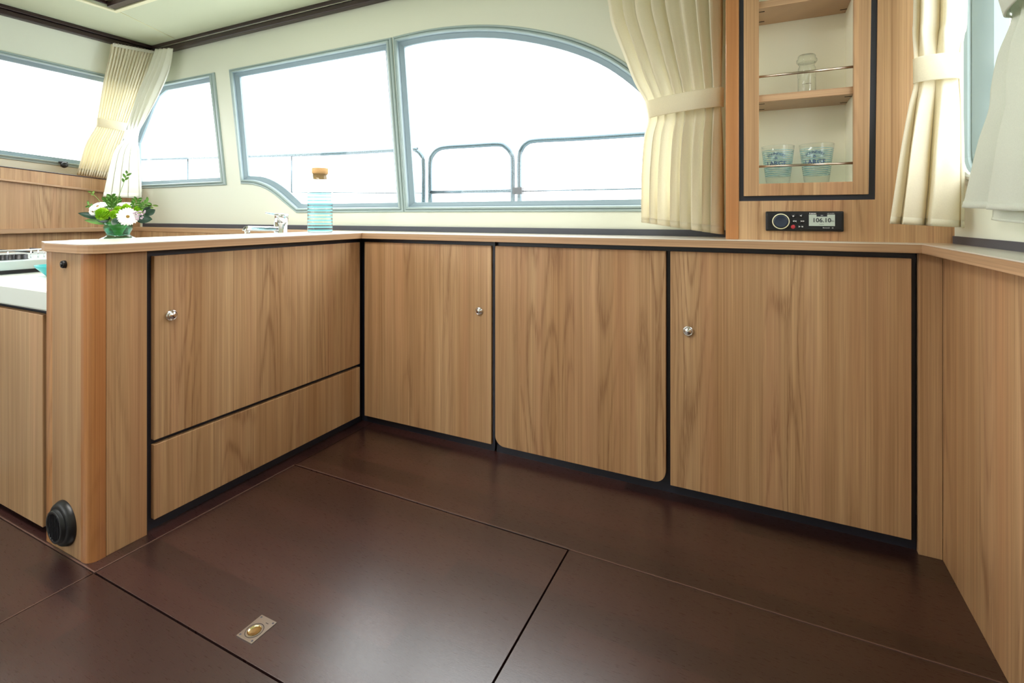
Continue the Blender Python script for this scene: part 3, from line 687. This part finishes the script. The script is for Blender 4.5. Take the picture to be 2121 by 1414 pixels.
for (pu, pv, s_, mm) in [(775, 285, 'o', 'plastic'), (940, 285, '<', 'plastic'), (805, 405, '<<', 'plastic'), (975, 405, '>>', 'plastic'), (770, 525, '', 'red'), (940, 525, '> =', 'plastic')]:
    p = rp(pu, pv); b_ = MB().lathe([(0, .003), (.0052, .003), (.0062, .002), (.0066, 0)], (p.x, CY-.015, p.z), (0, -1, 0), 20).build('button', mm, rd)
    if s_: flat_text('symbol', s_, .0098, 'lite', b_, (p.x, CY-.0182, p.z), (1, 0, 0), (0, 0, 1), .0002)
a, b_ = rp(1118, 505), rp(1690, 258)
scn = BX('screen', (a.x, CY-.0158, a.z), (b_.x, CY-.0148, b_.z), 'lcd', rd, 0)
cx = (a.x+b_.x)/2; p = rp(1415, 385)
flat_text('print', '106.10', .019, 'ink', scn, (p.x-.002, CY-.016, p.z), (1, 0, 0), (0, 0, 1), .0003)
p = rp(1630, 400); flat_text('print', 'MHz', .0055, 'ink', scn, (p.x, CY-.016, p.z), (1, 0, 0), (0, 0, 1))
p = rp(1400, 475); flat_text('print', 'RADIO', .004, 'ink', scn, (p.x, CY-.016, p.z), (1, 0, 0), (0, 0, 1))
a, b_ = rp(1285, 302), rp(1520, 258); BX('tab', (a.x, CY-.0162, a.z), (b_.x, CY-.0157, b_.z), 'ink', scn, 0)
p = rp(1402, 280); flat_text('print', 'FM', .0050, 'lite', scn, (p.x, CY-.0163, p.z), (1, 0, 0), (0, 0, 1))
p = rp(1200, 235); flat_text('print', 'FUSION', .0055, 'lite', rd, (p.x, CY-.0152, p.z), (1, 0, 0), (0, 0, 1), .0002)
p = rp(1600, 235); flat_text('print', 'MS-RA70N', .0042, 'lite', rd, (p.x, CY-.0152, p.z), (1, 0, 0), (0, 0, 1))
p = rp(1500, 548); flat_text('print', 'Bluetooth', .0048, 'lite', rd, (p.x, CY-.0152, p.z), (1, 0, 0), (0, 0, 1))
p = rp(1640, 548); flat_text('print', '(((', .0050, 'lite', rd, (p.x, CY-.0152, p.z), (1, 0, 0), (0, 0, 1))

# ================================================================ BOTTLE
bx, by = -1.868, 1.742
bt = thing('water_carafe', (bx, by, ZT), 'cork-stoppered glass carafe with aqua rings at the worktop corner', 'carafe')
gm = glass_mat('ringed_glass', (.93, .975, .98), (ZT+.008, ZT+.192, .0158, (140, 205, 214), .36), gloss=.9, edge=.5, ek=.10, clear=.28)
MB().lathe([(0, .001), (.052, .001), (.056, .006), (.056, .198), (.052, .212), (.037, .238), (.034, .247), (.034, .278), (.032, .278)], (bx, by, ZT), (0, 0, 1), 56).build('body', gm, bt)
MB().lathe([(0, .254), (.031, .254), (.0318, .279), (.0365, .280), (.037, .303), (.035, .306), (0, .306)], (bx, by, ZT), (0, 0, 1), 32).build('cork_stopper', 'cork', bt)

# ================================================================ VASE AND FLOWERS
vx, vy = at(245, 0, 1.985).x, at(245, 0, 1.985).y
vs_ = thing('glass_vase', (vx, vy, .895), 'green glass vase with a wide foot holding the flowers', 'vase')
MB().lathe([(0, .0), (.080, .0), (.080, .004), (.056, .015), (.041, .022), (.038, .030), (.043, .044), (.047, .056), (.045, .066), (.047, .076), (.0445, .076), (.0425, .066), (.044, .056), (.039, .040), (.034, .028), (.0, .022)], (vx, vy, .8953), (0, 0, 1), 48).build('body', 'vase', vs_)
toC = Vector((-vx, -vy, .12)).normalized(); side = Vector((0, 0, 1)).cross(toC).normalized(); upv = toC.cross(side)
mouth = Vector((vx, vy, .955))
def stem_to(p, parent, r=.0018):
    m_ = (p+mouth)/2+Vector((0, 0, .01)); MB().tube(spline([tuple(mouth), tuple(m_), tuple(p)], 4), r, 6).build('stem', 'stem', parent)
def daisy(u_, v_, d, R, nrm, label, n=22):
    c = at(u_, v_, d); nrm = Vector(nrm).normalized()
    t = thing('gerbera', c, label, 'flower', 'white gerberas in the vase')
    a = nrm.orthogonal().normalized(); b = nrm.cross(a); mb = MB()
    for layer in range(2):
        for k in range(n):
            q = 2*PI*(k+.5*layer)/n+random.uniform(-.06, .06); rr = R*(1-.16*layer)*random.uniform(.93, 1.03)
            e = a*math.cos(q)+b*math.sin(q); f = nrm.cross(e); wv = R*.115
            pts = []
            for tt, ww, hh in ((.15, .35, .0), (.5, .9, .10), (.85, 1, .08), (1.0, .3, .02)):
                for sgn in (-1, 0, 1): pts.append(c+e*rr*tt+f*sgn*wv*ww+nrm*(hh*R+layer*.002+(.0012 if sgn == 0 else 0)))
            mb.add(pts, [(i*3+j, i*3+j+1, i*3+j+4, i*3+j+3) for i in range(3) for j in range(2)], True)
    mb.build('petals', 'petal', t, weld=False)
    MB().lathe([(0, .006), (R*.12, .005), (R*.17, .003), (R*.17, .001)], c, nrm, 18).build('centre', 'eye', t)
    MB().lathe([(R*.17, .003), (R*.23, .0035), (R*.27, .001)], c, nrm, 18).build('centre_ring', 'eye2', t)
    stem_to(c-nrm*.003, t)
daisy(264.5, 448.5, 1.925, .036, toC+side*.1, 'white gerbera facing the viewer at the front of the bouquet', 24)
daisy(203, 428, 1.96, .030, toC*.6-side*.5+Vector((0, 0, .9)), 'white gerbera tilted up at the left of the bouquet')
daisy(261, 424, 2.02, .032, toC*.25+Vector((0, 0, 1)), 'white gerbera seen edge on at the back of the bouquet')
daisy(229, 428, 2.0, .020, toC*.6+Vector((0, 0, 1)), 'small white gerbera in the middle of the bouquet')
daisy(193.5, 438, 1.95, .017, toC-side*.6, 'small white gerbera at the lower left of the bouquet')
def pompom(u_, v_, d, R, label, dense=150):
    c = at(u_, v_, d); t = thing('chrysanthemum', c, label, 'flower', 'lime chrysanthemums in the vase'); mb = MB()
    for k in range(dense):
        zz = 1-2*(k+.5)/dense; q = k*2.39996; e = Vector((math.cos(q)*math.sqrt(1-zz*zz), math.sin(q)*math.sqrt(1-zz*zz), zz))
        a = e.orthogonal().normalized(); b = e.cross(a); rr = R*random.uniform(.85, 1.05); wv = R*.17
        o_ = c+e*rr*.45; m_ = c+e*rr*.82; tp = c+e*rr
        mb.add([o_-a*wv*.5, o_+a*wv*.5, m_+a*wv, tp+b*wv*.3, m_-a*wv], [(0, 1, 2, 4), (4, 2, 3)], True)
    MB().lathe([(0, -R*.6), (R*.45, -R*.4), (R*.62, 0), (R*.45, R*.4), (0, R*.6)], c, (0, 0, 1), 12).build('core', 'lime', t)
    mb.build('petals', 'lime', t, weld=False); stem_to(c, t)
pompom(212, 443, 1.945, .026, 'round lime chrysanthemum at the left of the bouquet')
pompom(238, 444, 1.95, .020, 'lime chrysanthemum left of the front gerbera', 110)
pompom(262, 432, 1.975, .020, 'lime chrysanthemum above the front gerbera', 110)
pompom(246, 436, 1.965, .019, 'lime chrysanthemum in the centre of the bouquet', 110)
pompom(286, 434, 2.0, .016, 'small lime chrysanthemum at the right of the bouquet', 90)
def leaf_mb(mb, p0, p1, wd, droop=0.0, n=7):
    p0, p1 = Vector(p0), Vector(p1); ax = p1-p0; e = ax.normalized(); s_ = e.cross(toC).normalized(); rs = []
    for i in range(n+1):
        t = i/n; ww = wd*math.sin(PI*min(t*.96+.04, 1))**.8; c = p0+ax*t+Vector((0, 0, -droop*t*t))
        rs.append([c-s_*ww+toC*.004*math.sin(PI*t), c-toC*.002, c+s_*ww+toC*.004*math.sin(PI*t)])
    mb.loft(rs, False, False, True)
def leaf_thing(name, a, b, wd, m, label, droop=0.0, d=1.96, d2=None):
    p0, p1 = at(*a, d), at(*b, d2 or d); t = thing(name, p0, label, 'leaf', 'leaves in the bouquet')
    mb = MB(); leaf_mb(mb, p0, p1, wd, droop); mb.build('blade', m, t, weld=False); MB().tube([p0, (p0+mouth)/2+Vector((0, 0, .004)), mouth], .0014, 6).build('stalk', 'stem', t)
leaf_thing('leaf', (214, 452), (161, 441), .012, 'dleaf', 'dark leaf pointing far left of the bouquet', .0)
leaf_thing('leaf', (236, 461), (174, 456), .012, 'leaf', 'lower long leaf pointing left under the lime flower', .0)
leaf_thing('leaf', (228, 452), (200, 456), .014, 'dleaf', 'short dark leaf under the round lime flower', .0)
leaf_thing('leaf', (232, 455), (246, 462), .016, 'dleaf', 'dark leaf over the left of the vase rim', .0, 1.93)
leaf_thing('leaf', (252, 456), (262, 465), .014, 'dleaf', 'dark leaf behind the front gerbera at the vase rim', .0, 1.94)
leaf_thing('leaf', (278, 452), (316, 454), .018, 'dleaf', 'broad dark leaf pointing right below the lilac buds', .0)
leaf_thing('leaf', (300, 445), (322, 434), .013, 'dleaf', 'dark leaf curling up at the far right of the bouquet', .0)
leaf_thing('leaf', (296, 440), (312, 428), .010, 'dleaf', 'small dark leaf at the upper right of the bouquet', .0)
def sprig(name, base, tip, nl, ll, m, label, d=2.0, wd=.006, spread=.9, first=.15):
    p0, p1 = at(*base, d), at(*tip, d); t = thing(name, p0, label, 'foliage', 'foliage sprigs in the bouquet')
    MB().tube([mouth, (mouth+p0)/2, p0, p1], .0009, 6).build('stem', 'stem', t); ax = p1-p0; e = ax.normalized(); s_ = e.cross(toC).normalized(); mb = MB()
    for k in range(nl):
        q = p0+ax*(first+(1-first)*(k+.5)/nl); sg = 1 if k % 2 else -1
        leaf_mb(mb, q, q+(e*.7+s_*sg*spread*random.uniform(.6, 1.1)+toC*random.uniform(-.3, .5)).normalized()*ll*random.uniform(.8, 1.15), wd, 0, 5)
    mb.build('leaves', m, t, weld=False)
sprig('foliage_sprig', (232, 440), (231, 406), 16, .022, 'leaf', 'dense green sprig standing tallest at the middle left', 1.99, .0055)
sprig('foliage_sprig', (226, 436), (220, 412), 12, .02, 'leaf', 'green sprig left of the tallest sprig', 2.0, .005)
sprig('foliage_sprig', (240, 432), (243, 412), 12, .02, 'leaf', 'green sprig right of the tallest sprig', 2.02, .005)
sprig('foliage_sprig', (272, 436), (286, 412), 8, .022, 'leaf', 'loose sprig leaning right behind the edge-on gerbera', 2.02, .005)
sprig('foliage_sprig', (284, 438), (306, 418), 9, .022, 'leaf', 'loose sprig reaching to the upper right of the bouquet', 2.0, .005)
sprig('foliage_sprig', (292, 440), (318, 424), 6, .018, 'stem', 'thin sprig arching at the right edge of the bouquet', 2.01, .004)
sprig('foliage_sprig', (205, 434), (182, 424), 6, .018, 'leaf', 'thin sprig at the left edge of the bouquet', 1.97, .004)
sprig('foliage_sprig', (243, 415), (264, 358), 5, .020, 'leaf', 'tall thin sprig rising in front of the curtain', 2.0, .0045, .6, .62)
sprig('foliage_sprig', (215, 425), (189, 397), 3, .016, 'stem', 'tall thin sprig leaning left before the wood panel', 1.98, .0035, .6, .7)
lb = thing('lilac_buds', at(288, 448, 1.93), 'cluster of small lilac buds right of the front gerbera', 'flower'); 
for k in range(26):
    p = at(288+random.uniform(-13, 13), 446+random.uniform(-10, 9), 1.93+random.uniform(-.015, .02)); rr = random.uniform(.0028, .0045)
    MB().lathe([(0, -rr), (rr*.8, -rr*.5), (rr, 0), (rr*.8, rr*.5), (0, rr)], p, (random.random(), random.random(), 1), 8).build('bud', 'lilac', lb)
stem_to(at(286, 450, 1.945), lb)
# stems standing in the vase water
MB().lathe([(0, .024), (.012, .026), (.016, .040), (.026, .058), (.036, .070), (.0, .071)], (vx, vy, .8953), (0, 0, 1), 24).build('stems_in_water', 'stem', vs_)

# ================================================================ CURTAINS
def curtain(name, label, rows, folds, amp, nrm, m='curtain', band=None, hem=None, seed=0, ntx=None, bandm=None, loc=None, grp=None, irregular=.35, thing_=None):
    """rows: list of (left point, right point, fold amplitude factor); folds run down the cloth"""
    rnd = random.Random(seed); nx = ntx or folds*10; nrm = Vector(nrm).normalized()
    t = thing_ or thing(name, loc or ((rows[-1][0]+rows[-1][1])/2), label, 'curtain', grp)
    R = [tuple(a)+tuple(b)+(f,) for a, b, f in rows]; S = spline(R, 7)
    ph = [rnd.uniform(-irregular, irregular) for _ in range(folds+2)]; am = [rnd.uniform(.6, 1.25) for _ in range(folds+2)]
    rings = []
    for j, r_ in enumerate(S):
        a, b, f = Vector(r_[:3]), Vector(r_[3:6]), r_[6]; row = []; tv = j/len(S)
        for i in range(nx+1):
            s_ = i/nx; k = s_*folds; i0 = int(k); fr = k-i0
            p_ = ph[i0]*(1-fr)+ph[min(i0+1, folds)]*fr; A = am[i0]*(1-fr)+am[min(i0+1, folds)]*fr
            ang = 2*PI*(k+p_*(.6+.6*tv)); wv = 2.0*abs(math.sin(ang/2))**.75-1.1+.12*math.sin(2*ang+1+3*tv)
            row.append(a+(b-a)*s_+nrm*amp*f*A*wv+(b-a).normalized()*amp*f*.45*math.cos(ang)*(1 if 0 < i < nx else 0))
        rings.append(row)
    MB().loft(rings, False, False, True).build('cloth', m, t, solid=.0012, weld=False)
    if hem:                                           # stitched hem fold
        k = len(rings)-hem; MB().loft([[p+nrm*.0016 for p in rr] for rr in rings[k:]], False, False, True).build('hem', m, t, solid=.001, weld=False)
    if band:
        a0, b0, a1, b1, dep = band; n = 24; rr = []
        for f_ in (0, .04, .5, .96, 1):
            A = a0+(a1-a0)*f_; B = b0+(b1-b0)*f_; row = []
            for i in range(n+1):
                s_ = i/n; row.append(A+(B-A)*s_+nrm*(dep*(math.sin(PI*s_)**.35)+(0 if 0 < f_ < 1 else -.002)))
            rr.append(row)
        MB().loft(rr, False, False, True).build('tieback', bandm or m, t, solid=.003, weld=False)
    return t, rings
# A: gathered curtain on the windscreen
def F(u, v): return onF(u, v, .075)
nA = Vector((1, -.05, 0))
rows = [(F(230.5, 91), F(319, 108), .7), (F(226, 118), F(309, 136), .9), (F(215, 169), F(293, 180), 1), (F(202, 244), F(266, 253), .75), (F(199, 262), F(260, 272), .7), (F(177, 301), F(246, 312), 1), (F(160, 362), F(225, 371), 1.2)]
ta, _ = curtain('curtain', 'narrow gathered cream curtain hanging beside the left windscreen', rows, 13, .012, nA, 'curtain', (F(201, 244), F(265.5, 256), F(199.5, 262), F(259, 272.5), .022), 3, 3, grp=None, irregular=.1)
tp = [F(231, 90)+nA*.018, F(319.5, 107)+nA*.018, F(318, 112.5)+nA*.018, F(229.5, 96.5)+nA*.018]
MB().prism(tp, nA*.002).build('heading_tape', 'tape', ta)
for i in range(13):
    s_ = (i+.5)/13; p = tp[0]+(tp[1]-tp[0])*s_+nA*.003+Vector((0, 0, -.008)); MB().tube([p+Vector((0, 0, .012)), p, p+Vector((0, .004, .004))], .0013, 5).build('hook', 'steel', ta)
# B: tied curtain on the first side window
def G(u, v, y): return onY(u, v, y)
rows = [(G(320.5, 102, 2.03), G(357, 100, 2.03), .6), (G(304, 152, 2.0), G(349, 140, 2.03), .9), (G(284, 195, 1.98), G(329, 190, 2.03), .8), (G(267, 250, 1.95), G(299, 250, 2.02), .4), (G(262, 272, 1.93), G(288, 271, 2.02), .3),
        (G(257, 288, 1.92), G(285, 292, 2.02), .35), (G(237, 312, 1.88), G(285.5, 316, 2.03), .8), (G(223, 365, 1.83), G(288, 360, 2.03), 1.1), (G(214, 407, 1.80), G(290.5, 411, 2.03), 1.2)]
nB = Vector((.35, -1, 0))
tb, _ = curtain('curtain', 'slender cream curtain tied in at the waist in the left corner, behind the flowers', rows, 4, .016, nB, 'curtain2', (G(262.5, 270, 1.93), G(288.5, 270, 2.02), G(257, 287, 1.92), G(284.5, 294, 2.02), .03), 3, 5, 60)
# C: large curtain left of the display cabinet
Yc = 2.0
def H(u, v, y=Yc): return onY(u, v, y)
xr = -.122
def Rr(z): return Vector((xr, Yc, z))
rows = [(Vector((-.60, Yc, 2.135)), Rr(2.135), .75), (H(1257, 0), Rr(1.90), 1.0), (H(1266, 50), Rr(1.81), 1.0), (H(1290, 112), Rr(1.70), .95), (H(1312, 168), Rr(1.60), .75), (H(1337, 214), Rr(1.462), .45), (H(1342, 246), Rr(1.395), .45),
        (H(1333, 285), Rr(1.30), .8), (H(1328, 350), Rr(1.19), 1.05), (H(1327, 410), Rr(1.07), 1.15), (H(1328, 460), Rr(.930), 1.2)]
tcu, _ = curtain('curtain', 'wide pleated cream curtain tied back between arched window and display cabinet', rows, 8, .021, (-.05, -1, 0), 'curtain', (H(1336, 213), Vector((xr+.008, Yc, 1.468)), H(1343, 247), Vector((xr+.008, Yc, 1.397)), .045), 3, 11)
# D: curtain at the right corner
Yd = 1.75
def D(u, v): return onY(u, v, Yd)
rows = [(Vector((D(1895, 0).x, Yd, 2.13)), Vector((D(1998, 0).x, Yd, 2.13)), .7), (D(1892, 0), D(1999, 0), .9), (D(1890, 65), D(1993, 70), .85), (D(1893, 124), D(1989, 112), .35), (D(1893, 173), D(1988, 163), .35), (D(1882, 220), D(1991, 215), .7),
        (D(1867, 300), D(1992, 300), 1.0), (D(1853, 390), D(1993, 400), 1.1), (D(1842, 463), D(1992, 471), 1.1)]
td, _ = curtain('curtain', 'short cream curtain tied at mid height right of the display cabinet', rows, 2, .024, (-.1, -1, 0), 'curtain', (D(1892, 123), D(1990.5, 111.5), D(1892.5, 174), D(1989, 164), .032), 3, 21, 60)
# E: near curtain at the right edge
XE = .462
def E_(u, v): return onX(u, v, XE)
def Er(y, z): return Vector((XE, y, z))
rows = [(Er(1.62, 2.13), Er(.95, 2.13), 1), (Er(1.55, 1.80), Er(.96, 1.80), 1), (E_(2083, -10), Er(1.08, 1.455), .5), (E_(2098, 37), Er(1.10, 1.40), .4), (E_(2073, 112), Er(1.05, 1.33), .8), (E_(2061, 178), Er(1.0, 1.26), 1), (E_(2057, 226), Er(.98, 1.21), 1),
        (E_(2037, 290), Er(.95, 1.14), 1.1), (E_(2019, 365), Er(.93, 1.07), 1.1), (E_(2005, 430), Er(.90, .992), 1.2)]
te, _ = curtain('curtain', 'near cream curtain cut off by the right edge of the photo', rows, 3, .018, (-1, -.1, 0), 'curtain3', (E_(2081, -12), Er(1.07, 1.46), E_(2098, 37), Er(1.09, 1.395), .035), 3, 31, 60)
def E2(u, v): return onX(u, v, .487)
rows = [(E2(2058, 330), Vector((.487, .92, 1.10)), .5), (E2(2054, 400), Vector((.487, .9, 1.03)), .6), (E2(2051, 455), Vector((.487, .88, .965)), .6)]
curtain('lining', None, rows, 3, .008, (-1, -.1, 0), 'curtain3', None, 2, 33, 40, thing_=te)

# ================================================================ SMALL THINGS
lp = thing('floor_latch', (-1.087, .819, 0), 'flush steel hatch latch with round pull cup set in the floor', 'latch')
lx0, lx1, ly0, ly1 = -1.114, -1.060, .7845, .853
cc_ = (-1.0875, .8125)
circ = [(cc_[0]+.0155*math.cos(2*PI*k/32), cc_[1]+.0155*math.sin(2*PI*k/32)) for k in range(32)]
holed([(lx0, ly0), (lx1, ly0), (lx1, ly1), (lx0, ly1)], [circ], lambda a, b, d: Vector((a, b, .0018-d)), .0014).build('plate', 'steel', lp, 0)
MB().lathe([(.021, .0018), (.0212, .0022), (.0200, .0022), (.0198, .0018)], (cc_[0], cc_[1], 0), (0, 0, 1), 40).build('ring_line', 'blackm', lp)
MB().lathe([(.0155, .0022), (.0158, .0025), (.0148, .0015), (.012, .0008), (0, .0006)], (cc_[0], cc_[1], .0004), (0, 0, 1), 40).build('pull_cup', mat('brass_cup', (.75, .62, .32, 1), .15, 1, var=0), lp)
for dx, dy in ((.006, .006), (-.006, .006), (.006, -.006), (-.006, -.006)):
    X_ = lx0+dx if dx > 0 else lx1+dx; Y_ = ly0+dy if dy > 0 else ly1+dy
    MB().lathe([(0, .0021), (.0024, .0021), (.0026, .0018)], (X_, Y_, 0), (0, 0, 1), 12).build('screw', 'trim', lp)
BX('slot', (-1.083, .8395, .0017), (-1.074, .8410, .0020), 'blackm', lp, 0)
p = onF(130, 340, .02)
kl = thing('window_latch', p, 'small black latch on the lower windscreen frame at the left', 'latch')
MB().lathe([(0, .038), (.012, .036), (.019, .028), (.020, .016), (.014, .008), (.008, .0), (.008, -.018)], (p.x, p.y, p.z-.008), (1, 0, .1), 24).build('handle', 'plastic', kl)
MB().box((p.x-.004, p.y-.024, p.z+.006), (p.x+.012, p.y+.024, p.z+.018)).build('clip', 'plastic', kl, .003)
